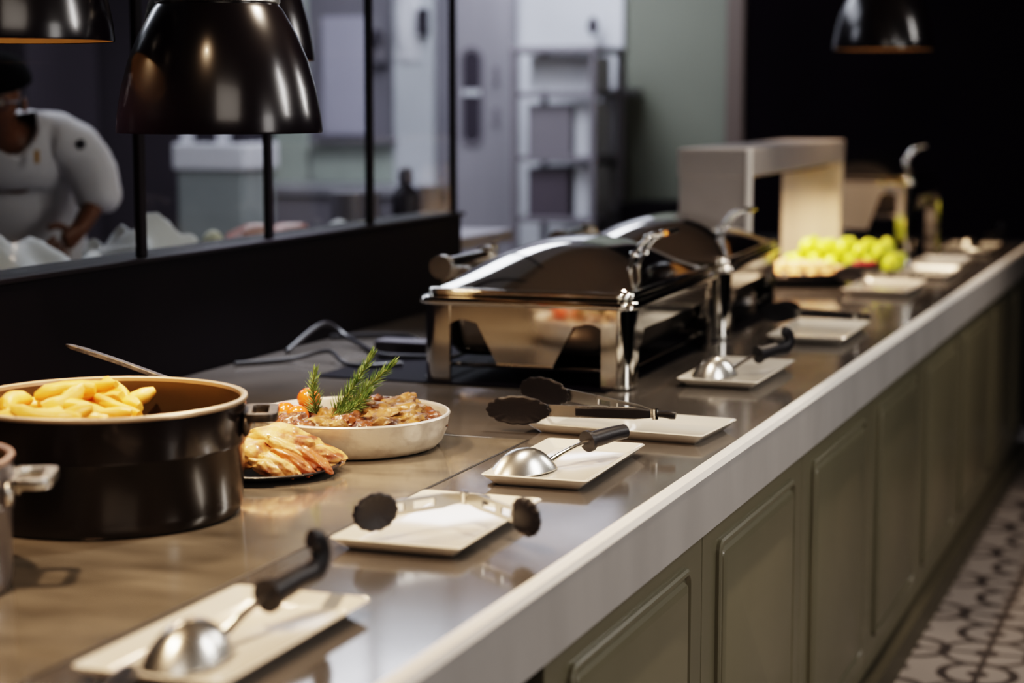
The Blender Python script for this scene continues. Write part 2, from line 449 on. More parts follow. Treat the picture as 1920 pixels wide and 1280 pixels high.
dup(spoon, (-1.028,2.775,CT+.008), (0,0,R(-30)), 'worn steel spoon with black grip on the tray by the meat pan', scale=(1.05,1.08,1.0), skip='hook')
dup(spoon, (-1.010,3.885,CT+.008), (0,0,R(-32)), 'steel spoon with black grip beside the first chafing dish', scale=(1,1,1.1))
dup(spoon, (-.965,7.57,CT+.008), (0,0,R(-25)), 'steel spoon on the tray at the far end of the counter', scale=(1.1,1.1,1.1))
tag(obj('spoon_handle', tube(bmesh.new(), [(-.930,1.28,.925),(-.965,1.44,.93),(-1.0,1.575,.925),(-1.008,1.592,.92)], [.011,.012,.013,.008], 16, smooth=4), 'nylon'),
    'black utensil handle end poking in at the bottom edge of the photo', 'utensil handle')

# ------------------------------------------------------------------ tongs
def tong_head(t, ang, L0, L1, hz=.027, m='nylon'):
    """scalloped oval paddle at the end of an arm, standing on edge; ang measured from -x axis"""
    bm = bmesh.new(); n = 120
    def loop(s, off):
        out = []
        for i in range(n):
            a = 2*PI*i/n; sc = .96+.06*abs(math.cos(a*7))
            out.append((-(L0+(L1-L0)*(.5+.5*s*sc*math.cos(a))), off*(1), s*hz*sc*math.sin(a)*(1.0-.18*math.cos(a)*0)))
        return out
    loft(bm, [loop(.55,.001), loop(.9,-.002), loop(1,-.005), loop(1,-.008), loop(.9,-.0095), loop(.5,-.006)])
    bmesh.ops.rotate(bm, verts=bm.verts[:], cent=(0,0,0), matrix=Matrix.Rotation(ang, 3, 'Z'))
    return obj('tong_head', bm, m, t)
def make_tongs(label, a1, a2, L=.285, lift=(0,0), grip=True):
    t = thing('tongs', label, 'tongs', (0,0,0), 0, 'black headed serving tongs')
    for k, (ang, s) in enumerate(((a1, 1), (a2, -1))):
        arm = bmesh.new()
        xs = [-.0, -.05, -.12, -L*.72]
        hz = [.006, .010, .0105, .008]
        # arm built as a plate with two slots
        def seg(x0, x1, z0, z1, z2, z3):
            v = [arm.verts.new(p) for p in ((x0,-.0015,z0),(x1,-.0015,z2),(x1,-.0015,z3),(x0,-.0015,z1),(x0,.0015,z0),(x1,.0015,z2),(x1,.0015,z3),(x0,.0015,z1))]
            for f in ((0,1,2,3),(7,6,5,4),(0,4,5,1),(1,5,6,2),(2,6,7,3),(3,7,4,0)): arm.faces.new([v[i] for i in f])
        seg(0,-.035,-.006,.006,-.010,.010)
        for x0, x1, hole in ((-.035,-.05,0),(-.05,-.085,1),(-.085,-.10,0),(-.10,-.128,1),(-.128,-L*.70,0)):
            if hole:
                seg(x0,x1,-.0105,-.005,-.0105,-.005); seg(x0,x1,.005,.0105,.005,.0105)
            else: seg(x0,x1,-.0105,.0105,-.0105,.0105)
        mt = Matrix.Rotation(ang, 3, 'Z') @ Matrix.Rotation(lift[k], 3, 'Y')
        bmesh.ops.transform(arm, verts=arm.verts[:], matrix=mt.to_4x4())
        obj('arm', arm, 'chrome_soft', t, smooth=False)
        if grip and k == 0:
            gb = bmesh.new(); loft(gb, [[(x,y*.006*s_,z*.009*s_) for y,z in ((-1,-1),(1,-1),(1,1),(-1,1))] for x,s_ in ((-.008,.8),(-.03,1),(-.10,1),(-.145,.8))])
            bmesh.ops.transform(gb, verts=gb.verts[:], matrix=mt.to_4x4())
            obj('grip', gb, 'nylon', t, bevel=.002)
        h = tong_head(t, ang, L*.62, L, .026)
        h.rotation_euler = (0, lift[k], 0)
    bm = bmesh.new(); tube(bm, [(0,0,-.009),(0,0,.009)], .006, 16); obj('hinge', bm, 'chrome', t)
    bm = bmesh.new(); tube(bm, [(.0,0,0),(.014,0,0),(.028,0,-.001),(.036,0,-.002)], [.005,.006,.0075,.0065], 14, smooth=3); obj('pull_tab', bm, 'nylon', t)
    return t
A4 = make_tongs('black scalloped tongs lying open on the sideways tray', R(-4), R(-26), .31, (0,R(5)))
A4.location = (-.925,3.150,CT+.048); A4.rotation_euler = (0,R(-2),0)
A4.rotation_euler = (0,R(-1.5),R(4))
A2 = make_tongs('open tongs with dark oval heads resting over the second tray', R(58), R(142), .185, (0,0), grip=False)
A2.location = (-.974,2.392,CT+.047); A2.rotation_euler = (0,0,R(23))
A2.location = (-.974,2.395,CT+.047); A2.rotation_euler = (0,0,R(0))
A6 = make_tongs('dark tongs on the tray beside the second chafing dish', R(-4), R(-20), .25, (0,0))
A6.location = (-.885,4.80,CT+.045)
A7 = make_tongs('small tongs on the tray beside the bread pan', R(-4), R(-16), .24, (0,0), grip=False)
A7.location = (-.93,5.94,CT+.045)

# ------------------------------------------------------------------ chafing dishes
def make_chafer(label, lh=.165):
    t = thing('chafing_dish', label, 'chafing dish', (0,0,0), 0, 'chrome chafing dishes')
    hx, hy = .232, .372
    for sx in (-1,1):
        for sy in (-1,1):
            bm = bmesh.new(); n = 8; pts = []
            w = .062; r = .030
            for i in range(n+1):
                a = R(90*i/n); pts.append((w-r+r*math.cos(a), w-r+r*math.sin(a)))
            pts += [(0,w),(0,w-.010),(w-.014-.008,w-.012),(w-.012,w-.014-.008),(w-.010,0),(w,0)]
            pts = [(sx*(hx-.006-w+p[0]), sy*(hy-.006-w+p[1])) for p in pts]
            prism(bm, [(p[0],p[1],0) for p in pts], (0,0,lh))
            l = obj('leg', bm, 'chrome', t, angle=30)
            bm = bmesh.new(); prism(bm, [(p[0]*1.004,p[1]*1.003,0) for p in pts], (0,0,.006)); obj('foot', bm, 'chrome_soft', l, angle=30)
    # rim ring
    bm = bmesh.new()
    prof = [(-.004,lh-.006),(.004,lh-.003),(.006,lh+.004),(.003,lh+.011),(-.006,lh+.013),(-.030,lh+.013),(-.032,lh-.004),(-.010,lh-.006),(-.004,lh-.006)]
    loops = [rrect(hx+dx,hy+dx,.035,z,6) for dx,z in prof]
    loft(bm, loops, False, False)
    obj('rim', bm, 'chrome', t, angle=50)
    # end aprons: trapezoid tongue between two arches
    for sy in (-1,1):
        w = hx-.066; zt = lh-.002
        p = [(-w,zt),(w,zt),(w,zt-.050)]
        k = lh-.165
        for i in range(1,7):
            a = R(90*i/6); p.append((w-.034*(1-math.cos(a))*1.0-.0, zt-.050+.028*math.sin(a)*.6))
        p += [(.105,zt-.040),(.060,.038+k*.6),(-.060,.038+k*.6),(-.105,zt-.040)]
        for i in range(6,0,-1):
            a = R(90*i/6); p.append((-(w-.034*(1-math.cos(a))), zt-.050+.028*math.sin(a)*.6))
        p.append((-w,zt-.050))
        bm = bmesh.new(); prism(bm, [(x,sy*(hy-.008),z) for x,z in p], (0,-sy*.003,0))
        obj('end_apron', bm, 'chrome', t, smooth=False)
        bm = bmesh.new(); tube(bm, [(.060,sy*(hy-.008),.038+k*.6),(-.060,sy*(hy-.008),.038+k*.6)], .003, 8); obj('apron_lip', bm, 'chrome_soft', t)
    for sx in (-1,1):
        w = hy-.066; zt = lh-.002
        p = [(-w,zt),(w,zt),(w,zt-.085)]
        for i in range(0,9):
            a = PI*i/8*.5; p.append((w-.05*math.sin(a)*1.0, zt-.085+.035*(1-math.cos(a))))
        for i in range(8,-1,-1):
            a = PI*i/8*.5; p.append((-(w-.05*math.sin(a)), zt-.085+.035*(1-math.cos(a))))
        bm = bmesh.new(); prism(bm, [(sx*(hx-.008),y,z) for y,z in p], (-sx*.003,0,0))
        obj('side_apron', bm, 'chrome', t, smooth=False)
    # water pan, and the shelf bar of the stand
    bm = bmesh.new()
    loft(bm, [rrect(hx-.055,hy-.055,.05,lh-.115,6), rrect(hx-.040,hy-.040,.05,lh-.095,6), rrect(hx-.034,hy-.034,.04,lh-.004,6)], True, True)
    obj('water_pan', bm, 'pan_inside', t)
    bm = bmesh.new()
    for s in (-1,1):
        tube(bm, [(s*(hx-.03),-(hy-.05),.032),(s*(hx-.03),hy-.05,.032)], .004, 8)
        tube(bm, [(-(hx-.03),s*(hy-.03),.032),(hx-.03,s*(hy-.03),.032)], .004, 8)
    obj('shelf_bar', bm, 'chrome', t)
    bm = bmesh.new(); z0 = lh+.014
    # roll-top lid: bead and dome
    lid = bmesh.new(); hx2, hy2 = hx-.008, hy-.008
    loft(lid, [rrect(hx2-.006,hy2-.006,.03,z0,6), rrect(hx2,hy2,.034,z0+.004,6), rrect(hx2+.001,hy2+.001,.034,z0+.009,6), rrect(hx2-.003,hy2-.003,.032,z0+.014,6),
               rrect(hx2-.012,hy2-.012,.03,z0+.015,6)], True, False)
    NX, NY = 26, 34; H = .090; g = []
    for i in range(NX+1):
        row = []
        for j in range(NY+1):
            u = -1+2*i/NX; v = -1+2*j/NY
            x = (hx2-.010)*u; y = (hy2-.010)*v
            # round the corners of the plan
            q = (abs(u)**10+abs(v)**10)**.1
            if q > 1: x /= q**1.0; y /= q**1.0
            z = z0+.014+H*((1-abs(u)**2.0)**.85 if abs(u)<1 else 0)*((1-abs(v)**2.6) if abs(v)<1 else 0)
            row.append(lid.verts.new((x,y,z)))
        g.append(row)
    for i in range(NX):
        for j in range(NY): lid.faces.new((g[i][j],g[i+1][j],g[i+1][j+1],g[i][j+1]))
    L_ = obj('lid', lid, 'chrome', t, angle=60)
    # lift handle: two bowed rods with ball joints
    zb = z0+.045
    hd = obj('handle', tube(bmesh.new(), [(.215,-.050,zb+.072),(.215,.050,zb+.072)], .006, 10), 'chrome', L_)
    for s in (-1,1):
        y = s*.042
        bm = bmesh.new(); tube(bm, [(.120,y,zb-.012),(.142,y,zb+.022),(.158,y,zb+.046),(.182,y,zb+.066),(.215,y,zb+.072)], .0055, 10, smooth=5)
        rd = obj('handle_rod', bm, 'chrome', L_)
        obj('ball_joint', ball(bmesh.new(), (.140,y,zb+.018), .0125, sub=3), 'chrome', t)
        obj('ball_joint', ball(bmesh.new(), (.172,y,zb+.060), .009, sub=3), 'chrome', t)
    # hinge roller behind
    bm = bmesh.new(); tube(bm, [(-hx-.035,-.13,lh+.052),(-hx-.035,.13,lh+.052)], .019, 24)
    hg = obj('hinge_roller', bm, 'chrome', t)
    for s in (-1,1):
        bm = bmesh.new()
        tube(bm, [(-hx-.035,s*.13,lh+.052),(-hx-.035,s*.155,lh+.052)], .026, 24)
        box(bm, -hx-.040,-hx+.02,s*.12-.012,s*.12+.012,lh-.004,lh+.052)
        obj('hinge_cap', bm, 'chrome_soft', hg)
    return t
ch = make_chafer('front chrome roll-top chafing dish behind the black tongs')
ch.location = (-1.368,4.035,CT+.004); ch.rotation_euler = (0,0,R(1.5))
c2 = dup(ch, (-1.402,4.905,CT+.004), (0,0,R(3.5)), 'second chrome roll-top chafing dish, directly behind the front one')
c3 = make_chafer('tall chrome chafing dish behind the limes and steel gantry', .275)
c3.location = (-1.345,7.52,CT)

# ------------------------------------------------------------------ heated steel gantry
g = thing('heated_gantry', 'brushed steel heated gantry standing over the limes and bread pan', 'food warmer', (-1.405,0,CT))
obj('end_panel', B(-.105,.105,5.36,5.40,0,.425), 'gantry', g, smooth=False, bevel=.004)
obj('end_panel', B(-.105,.105,6.70,6.74,0,.425), 'gantry_lit', g, smooth=False, bevel=.004)
hd = obj('heater_hood', B(-.108,.108,5.355,6.745,.365,.445), 'gantry', g, smooth=False, bevel=.005)
obj('corner_trim', B(.095,.110,5.35,5.365,0,.445), 'edge', g, smooth=False, bevel=.003)
obj('heat_element', B(-.08,.08,5.5,6.6,.355,.366), 'pan_inside', hd, smooth=False)

# ------------------------------------------------------------------ pots
def make_pot(name, label, Rr, H, body, inside, rim, groove=True):
    t = thing(name, label, 'pot')
    bm = bmesh.new()
    b = Rr*.965
    lathe(bm, [(0,.0),(b-.012,0),(b-.003,.003),(b,.010),(b+.001,.020),(Rr-.0025,H*.60),(Rr-.0005,H*.615),(Rr,H*.64),(Rr,H-.004)], 96)
    obj('body', bm, body, t)
    bm = bmesh.new(); lathe(bm, [(Rr,H-.005),(Rr+.0025,H-.002),(Rr+.002,H+.001),(Rr-.003,H+.002),(Rr-.0065,H),(Rr-.007,H-.005)], 96)
    obj('rim', bm, rim, t)
    bm = bmesh.new(); lathe(bm, [(Rr-.0065,H-.003),(Rr-.008,H*.5),(Rr-.014,.03),(Rr-.03,.014),(0,.012)], 96)
    obj('interior', bm, inside, t)
    return t
def pot_handle(t, ang, Rr, z, m, w=.052, out=.048, th=.006, bar=.014):
    cx_ = (Rr-.004+Rr+out)/2; hx_ = (out+.004)/2
    def lp(dx, zz, r): return [(cx_+p[0], p[1], z+zz) for p in rrect(hx_-dx, w-dx, r, 0, 5)]
    bm = bmesh.new()
    L_ = [lp(.001,-th,.016), lp(0,-th*.5,.018), lp(0,th*.5,.018), lp(.001,th,.016), lp(bar-.001,th,.008), lp(bar,th*.5,.008), lp(bar,-th*.5,.008), lp(bar-.001,-th,.008), lp(.001,-th,.016)]
    loft(bm, L_, False, False)
    h = obj('handle', bm, m, t, angle=50); h.rotation_euler = (0,0,ang)
    for s in (-1,1): obj('bracket', ball(bmesh.new(), (Rr+.001, s*(w-.012), z-.012), .011, (.6,1.1,1.5), 2), m, h)
    return h
p = make_pot('casserole_pot', 'large dark brown enamel pot filled with thick chips', .200, .166, 'pot', 'pot_in', 'pot_rim')
p.location = (-1.497,2.322,CT+.0012)
pot_handle(p, R(26), .200, .140, 'iron', out=.046); pot_handle(p, R(206), .200, .140, 'iron')
q = make_pot('stock_pot', 'grey metal pot with loop handle cut off at the left edge', .150, .162, 'pot_grey', 'pot_in', 'pot_grey_rim')
q.location = (-1.497,1.842,CT+.0012)
pot_handle(q, R(26), .150, .136, 'chrome_soft', w=.046, out=.052); pot_handle(q, R(206), .150, .136, 'chrome_soft', w=.046)

# thick chips heaped to the left inside the pot
def fry_mesh(seed, L_):
    r2 = random.Random(seed); bm = bmesh.new(); loops = []; n = 7
    bend = r2.uniform(-.010,.010); w = r2.uniform(.0085,.0115)
    for i in range(n):
        s = i/(n-1); x = (s-.5)*L_; ww = w*(.55 if i in (0,n-1) else 1)*r2.uniform(.85,1.12); hh = w*(.5 if i in (0,n-1) else .9)*r2.uniform(.85,1.15)
        yo = bend*(1-(2*s-1)**2)
        loops.append([(x,y*ww+yo,z*hh) for y,z in ((-1,-.6),(-.6,-1),(.6,-1),(1,-.6),(1,.6),(.6,1),(-.6,1),(-1,.6))])
    loft(bm, loops); return bm
fry_src = []
for s in range(6):
    o = tag(obj('potato_chip', fry_mesh(s, .070+.009*s), 'fry', angle=60), 'thick golden potato chip in the heap inside the brown pot', 'chip', 'golden chips heaped in the pot')
    fry_src.append(o)
cx, cy = -1.497, 2.322
cnt = 0
for lay in range(6):
    z = CT+.105+lay*.0125
    nn = (16,16,15,12,8,4)[lay]
    for k in range(nn):
        for _ in range(50):
            a = rnd.uniform(0,2*PI); r_ = .158*math.sqrt(rnd.random())
            x = cx+r_*math.cos(a); y = cy+r_*math.sin(a)
            # heap surface: high at left, falls off to the right
            ux = (x-cx)*.935+(y-cy)*.353
            top_z = CT+.186-.055*max(0,(ux+.05)/.12)-.03*abs(ux+.06)/.1
            if lay == 5 and abs(ux+.035) > .05: continue
            if z <= top_z and ux < .11: break
        else: continue
        src = fry_src[cnt % 6]
        o = src if cnt < 6 else dup(src, (0,0,0))
        o.location = (x,y,z+rnd.uniform(-.003,.004))
        o.rotation_euler = (rnd.uniform(0,1.2), rnd.uniform(-.32,.32), rnd.gauss(.35,.8))
        cnt += 1
# ------------------------------------------------------------------ sauté pan with braised meat
pn = thing('saute_pan', 'worn aluminium saute pan of braised meat with long iron handle', 'pan', (-1.393,2.920,CT+.0012))
PR = .178
bm = bmesh.new(); lathe(bm, [(0,0),(.140,0),(.154,.004),(.164,.014),(.172,.032),(PR-.001,.055),(PR,.060),(PR-.004,.062),(PR-.008,.058),(.165,.034),(.158,.018),(.148,.010),(0,.008)], 110)
obj('body', bm, 'alu', pn)
bm = bmesh.new(); lathe(bm, [(PR-.0005,.0585),(PR+.0008,.0605),(PR-.001,.0632),(PR-.004,.0632),(PR-.0065,.0595)], 110); obj('rim', bm, 'alu_rim', pn)
bm = bmesh.new()
hd = Vector((-.94,-.34,0)); hn = Vector((.34,-.94,0))
loops = []
for s, w, zz, th in ((0,.019,.050,.003),(.03,.019,.062,.0032),(.08,.0155,.086,.0035),(.16,.012,.119,.0038),(.26,.012,.154,.004),(.31,.0135,.170,.004),(.335,.011,.177,.0035),(.345,.005,.180,.002)):
    c_ = hd*(PR-.004+s)+Vector((0,0,zz))
    loops.append([c_-hn*w-Vector((0,0,th)), c_+hn*w-Vector((0,0,th)), c_+hn*w*.8+Vector((0,0,th)), c_-hn*w*.8+Vector((0,0,th))])
loft(bm, loops); h = obj('handle', bm, 'iron', pn, angle=30, bevel=.001); pn.scale = (.935,.935,.96)
bm = bmesh.new(); c_ = hd*(PR+.315)+Vector((0,0,.1725)); lathe(bm, [(.0045,-.003),(.0075,-.003),(.0075,.003),(.0045,.003),(.0045,-.003)], 20, c=c_); obj('hanging_hole', bm, 'chrome_soft', h)
bm = bmesh.new(); lathe(bm, [(0,.036),(.10,.037),(.150,.034),(.155,.033)], 64)
for v in bm.verts: v.co.z += .003*noise.noise(v.co*40)
tag(obj('brown_sauce', bm, 'sauce', loc=(-1.393,2.920,CT+.0002)), 'brown sauce around the braised meat in the aluminium pan', 'sauce', kind='stuff')
spots = [(-.02,-.13,.030,1),(.035,-.125,.028,0),(.075,-.105,.030,1),(-.075,-.115,.026,0),(.11,-.07,.030,1),(.135,-.02,.026,0),(.06,-.06,.034,1),(.0,-.075,.030,0),
         (-.05,-.07,.028,1),(.10,.0,.034,1),(.05,.0,.036,1),(.13,.045,.026,0),(.075,.055,.032,1),(.02,.05,.030,1),(-.10,-.06,.026,0),(-.13,-.02,.024,1),
         (.04,.10,.028,0),(.09,.10,.026,1),(-.02,.11,.026,1),(-.08,.09,.026,0),(-.12,.05,.026,1),(.145,-.045,.018,0),(-.045,-.015,.026,1),(-.105,-.105,.020,0)]
for i, (x, y, s, k) in enumerate(spots):
    # x to the image right, y away from the camera
    wx = x*.935-y*.353; wy = x*.353+y*.935
    bm = blob(i+1, (s*rnd.uniform(1.05,1.4), s*rnd.uniform(.8,1.05), s*rnd.uniform(.5,.7)), .42, 3.4, 4)
    o = tag(obj('meat_chunk', bm, 'meat2' if k else 'meat', loc=(-1.393+.92*wx, 2.920+.92*wy, CT+.046+ (.010 if abs(x-.07)<.06 and y>-.09 else 0))),
            ('paler brown' if k else 'charred dark')+' piece of braised meat among others in the aluminium pan', 'meat', ('paler' if k else 'charred')+' braised meat pieces in the pan')
    o.rotation_euler = (rnd.uniform(-.3,.3), rnd.uniform(-.3,.3), rnd.uniform(0,6))
for (x, y, z, r_, lab) in ((-1.492,2.955,.972,.0205,'cherry tomato stacked on top, touching the rosemary'),(-1.508,2.895,.957,.0185,'cherry tomato at the left of the three in the pan'),(-1.470,2.868,.957,.0195,'cherry tomato nearest the pan rim, in front of the other two')):
    bm = bmesh.new(); bmesh.ops.create_uvsphere(bm, u_segments=28, v_segments=18, radius=r_)
    for v in bm.verts: v.co.z *= .95
    o = tag(obj('cherry_tomato', bm, 'tomato', loc=(x,y,z)), lab, 'tomato', 'cherry tomatoes in the meat pan')
def rosemary(label, base_, pts, nb, nl=.022, dens=1.0, seed=1):
    r3 = random.Random(seed)
    t = thing('rosemary_sprig', label, 'herb', base_, 0, 'rosemary sprigs in the meat pan')
    path = smooth_path(pts, 8)
    obj('stem', tube(bmesh.new(), path, [.0022,.0012], 6), 'stem', t)
    bm = bmesh.new()
    for k in range(nb):
        s = .06+.94*k/nb; f = s*(len(path)-1); i = min(int(f), len(path)-2); p_ = path[i].lerp(path[i+1], f-i)
        d = (path[i+1]-path[i]).normalized(); a = d.cross(Vector((.3,.8,.1))).normalized(); b_ = d.cross(a)
        an = k*2.4+r3.uniform(-.4,.4); side = a*math.cos(an)+b_*math.sin(an)
        dr = (d*(.75+.8*s*s)+side*(1.0 if s < .85 else .5)).normalized(); L2 = nl*r3.uniform(.75,1.2)*(1.05-.45*s)
        w_ = dr.cross(side).normalized()*.0017; u_ = dr.cross(w_).normalized()*.0007
        mid = p_+dr*L2*.5+side*.001; tip = p_+dr*L2+d*.002
        v = [bm.verts.new(q_) for q_ in (p_-w_*.6, p_+w_*.6, mid+w_, tip, mid-w_, mid+u_*2)]
        for fc in ((0,1,5),(1,2,5),(2,3,5),(3,4,5),(4,0,5)): bm.faces.new([v[i_] for i_ in fc])
    obj('needles', bm, 'green', t, smooth=False)
    t.scale = (.86,.86,.84)
    return t
rosemary('upright rosemary sprig right beside the cherry tomatoes', (-1.450,2.905,CT+.05), [(0,0,0),(-.006,-.002,.03),(-.008,-.004,.062),(-.004,-.002,.092)], 120, .028, seed=3)
rosemary('tall rosemary sprig leaning right, the highest tip', (-1.428,2.918,CT+.05), [(0,0,0),(.020,.010,.035),(.045,.022,.075),(.070,.032,.125)], 165, .033, seed=5)
rosemary('rosemary sprig leaning furthest right in the pan', (-1.418,2.913,CT+.05), [(0,0,0),(.030,.012,.030),(.062,.026,.068),(.100,.042,.108)], 165, .033, seed=8)
rosemary('short rosemary sprig lying low over the meat', (-1.423,2.89,CT+.052), [(0,0,0),(.030,.008,.012),(.058,.018,.030),(.075,.028,.052)], 120, .028, seed=9)
rosemary('tiny rosemary tuft fallen on the sauce', (-1.333,2.90,CT+.066), [(0,0,0),(.012,.004,-.004),(.026,.006,-.008)], 36, .016, seed=12)

# ------------------------------------------------------------------ black plate of chicken
pl = tag(obj('dinner_plate', lathe(bmesh.new(), [(0,0),(.095,0),(.115,.003),(.152,.013),(.1535,.015),(.150,.0165),(.118,.008),(.10,.006),(0,.006)], 72), 'slate', loc=(-1.428,2.662,CT+.0012)),
    'round black plate of roast chicken beside the brown pot', 'plate').scale = (.82,.82,1)
def piece(name, label, x, y, z, sc_, rot, m, seed, cat='chicken', amp=.28, grp=None):
    o = tag(obj(name, blob(seed, sc_, amp, 3, 4, flat=sc_[2]*.75), m, loc=(x,y,z)), label, cat, grp); o.rotation_euler = rot; o.scale = (.86,.86,.95); return o
def onp(x, y): return (-1.428+.84*(x*.935-y*.353), 2.662+.84*(x*.353+y*.935))
a_ = onp(.035,.03); piece('roast_chicken_breast','large golden roast chicken breast on top of the heap on the plate',a_[0],a_[1],CT+.047,(.072,.048,.026),(R(-4),R(6),R(10)),'chicken',31)
a_ = onp(.095,.015); piece('roast_chicken_breast','roast chicken breast with browned tip at the plate edge',a_[0],a_[1],CT+.031,(.062,.038,.018),(R(4),R(13),R(0)),'chicken',37)
a_ = onp(-.02,-.02); piece('roast_chicken_breast','pale roast chicken piece low beside the brown pot',a_[0],a_[1],CT+.034,(.06,.055,.026),(R(0),R(-4),R(40)),'chicken',41)
labs = ['seared chicken strip, leftmost and lowest on the plate','thick chicken strip with charred side, second from left','golden chicken strip in the middle of the fan','dark red chicken strip tucked under the breast','orange chicken strip sloping to the plate edge','rightmost thin chicken strip near the plate edge']
for i, (x, y, z, L2, rz, m) in enumerate(((.022,-.098,.022,.034,-8,'chicken'),(.045,-.090,.026,.045,-22,'chicken'),(.066,-.078,.030,.050,-28,'chicken2'),(.082,-.060,.036,.048,-30,'chicken2'),(.100,-.052,.030,.046,-30,'chicken2'),(.055,-.052,.044,.050,-24,'chicken'))):
    a_ = onp(x,y); piece('chicken_strip', labs[i], a_[0],a_[1],CT+z,(L2,.0135,.013),(R(10),R(22),R(rz+20)),m,50+i,grp='chicken strips on the black plate')

# ------------------------------------------------------------------ food under the gantry
t = tag(obj('bread_pan', lathe(bmesh.new(), [(0,0),(.16,0),(.185,.012),(.21,.042),(.212,.046),(.206,.046),(.18,.018),(.155,.008),(0,.008)], 64), 'slate', loc=(-1.325,6.08,CT)),
    'wide black pan of golden bread rolls under the gantry', 'pan')
bsrc = None; k = 0
for ring, nn in ((.155,16),(.105,11),(.055,6),(0,1)):
    for i in range(nn):
        a = 2*PI*i/nn+ring*9; x = -1.325+ring*math.cos(a); y = 6.08+ring*math.sin(a)
        if bsrc is None:
            bsrc = tag(obj('bread_roll', blob(77, (.026,.024,.018), .15, 2, 2), 'bread'), 'small golden bread roll in the black pan', 'bread roll', 'bread rolls in the black pan'); o = bsrc
        else: o = dup(bsrc, (0,0,0))
        o.location = (x,y,CT+.036+(.015 if ring<.12 else 0)); o.rotation_euler = (0,0,rnd.uniform(0,6)); k += 1
tag(obj('fruit_platter', loft(bmesh.new(), [rrect(.185,.115,.03,0), rrect(.2,.13,.03,.014), rrect(.196,.126,.03,.016), rrect(.18,.11,.03,.008)]), 'slate', loc=(-1.235,6.52,CT)),
    'black rectangular platter heaped with limes', 'platter')
lsrc = None
def lime_at(x, y, z):
    global lsrc
    if lsrc is None:
        bm = bmesh.new(); bmesh.ops.create_uvsphere(bm, u_segments=20, v_segments=14, radius=.028)
        for v in bm.verts: v.co.x *= 1.15+.25*(abs(v.co.x)/.028)**4
        lsrc = tag(obj('lime', bm, 'lime'), 'green lime in the heap on the black platter', 'lime', 'limes on the black platter'); o = lsrc
    else: o = dup(lsrc, (0,0,0))
    o.location = (x,y,z); o.rotation_euler = (rnd.uniform(0,3), rnd.uniform(0,3), rnd.uniform(0,3))
for i in range(6):
    for j in range(4): lime_at(-1.40+i*.064+rnd.uniform(-.006,.006), 6.43+j*.058+rnd.uniform(-.005,.005), CT+.037)
for i in range(5):
    for j in range(3): lime_at(-1.366+i*.064+rnd.uniform(-.006,.006), 6.458+j*.058, CT+.080)
bw = thing('berry_bowl', 'small black bowl of red berries in front of the limes', 'bowl', (-1.135,6.26,CT))
obj('bowl', lathe(bmesh.new(), [(0,0),(.03,0),(.05,.03),(.055,.052),(.051,.052),(.045,.03),(.02,.008),(0,.006)], 32), 'slate', bw)
for i in range(9):
    a = i*2.4; r_ = .012*math.sqrt(i)
    tag(obj('red_berry', ball(bmesh.new(), (0,0,0), .012, sub=2), 'berry', loc=(-1.135+r_*math.cos(a), 6.26+r_*math.sin(a), CT+.052)), 'red berry in the small black bowl', 'berry', 'red berries in the bowl')

# cables behind the chafing dish
tag(obj('power_cable', tube(bmesh.new(), [(-2.05,3.95,.906),(-2.03,4.10,.955),(-1.98,4.12,.925),(-1.90,4.06,.908),(-1.84,3.98,.91),(-1.78,3.92,.912),(-1.70,3.96,.908)], .006, 8, smooth=6), 'nylon'), 'black power cable curling up by the partition', 'cable')
tag(obj('power_cable', tube(bmesh.new(), [(-2.07,4.22,.907),(-2.0,4.27,.909),(-1.93,4.30,.908),(-1.87,4.27,.908),(-1.82,4.20,.909),(-1.74,4.18,.908)], .006, 8, smooth=6), 'nylon'), 'black power cable lying flat along the partition foot', 'cable')
tag(obj('power_cable', tube(bmesh.new(), [(-2.06,3.72,.906),(-1.97,3.82,.908),(-1.90,3.86,.925),(-1.83,3.80,.908),(-1.76,3.78,.909),(-1.70,3.82,.911)], .005, 8, smooth=6), 'nylon'), 'thin black cable loop nearest the meat pan', 'cable')
ad = tag(obj('power_adapter', B(-1.87,-1.74,4.04,4.10,CT,CT+.03), 'dark', smooth=False, bevel=.005), 'black power adapter behind the rosemary among cables', 'adapter')

# ------------------------------------------------------------------ pendant lamps
def make_lamp(label, hang):
    t = thing('pendant_lamp', label, 'lamp', (0,0,0), 0, 'black dome pendant lamps')
    s = lathe(bmesh.new(), [(.165,0),(.1655,.004),(.163,.030),(.156,.070),(.144,.115),(.126,.158),(.105,.195),(.096,.207),(.092,.210),(.090,.211),(.084,.214),(.083,.235),(.060,.262),(.035,.275),(.030,.30),(0,.30)], 80)
    obj('lamp_shade', s, 'lamp', t)
    s = lathe(bmesh.new(), [(.163,.001),(.161,.030),(.153,.070),(.141,.115),(.123,.158),(.100,.195),(.05,.215),(0,.22)], 64); obj('shade_lining', s, 'lamp_in', t)
    r_ = lathe(bmesh.new(), [(.097,.204),(.100,.207),(.100,.214),(.096,.217),(.088,.217),(.088,.206)], 64); obj('collar', r_, 'chrome_soft', t)
    obj('bulb', ball(bmesh.new(), (0,0,.115), .035, sub=3), 'bulb', t)
    obj('cord', tube(bmesh.new(), [(0,0,.29),(0,0,hang)], .004, 8), 'cord', t)
    return t
la = make_lamp('large black dome pendant lamp hanging over the brown pot', 1.56); la.location = (-1.545,2.755,1.434)
def lampdup(loc, lab):
    l = dup(la, loc, (0,0,0), lab)
    return l
lb = lampdup((-1.810,3.262,1.560), 'black dome pendant lamp half hidden behind the large one')
lc = lampdup((-1.800,2.545,1.577), 'black dome pendant lamp cut off at the top left corner')
lf = lampdup((-1.122,6.46,1.648), 'far small black dome pendant lamp against the black wall')
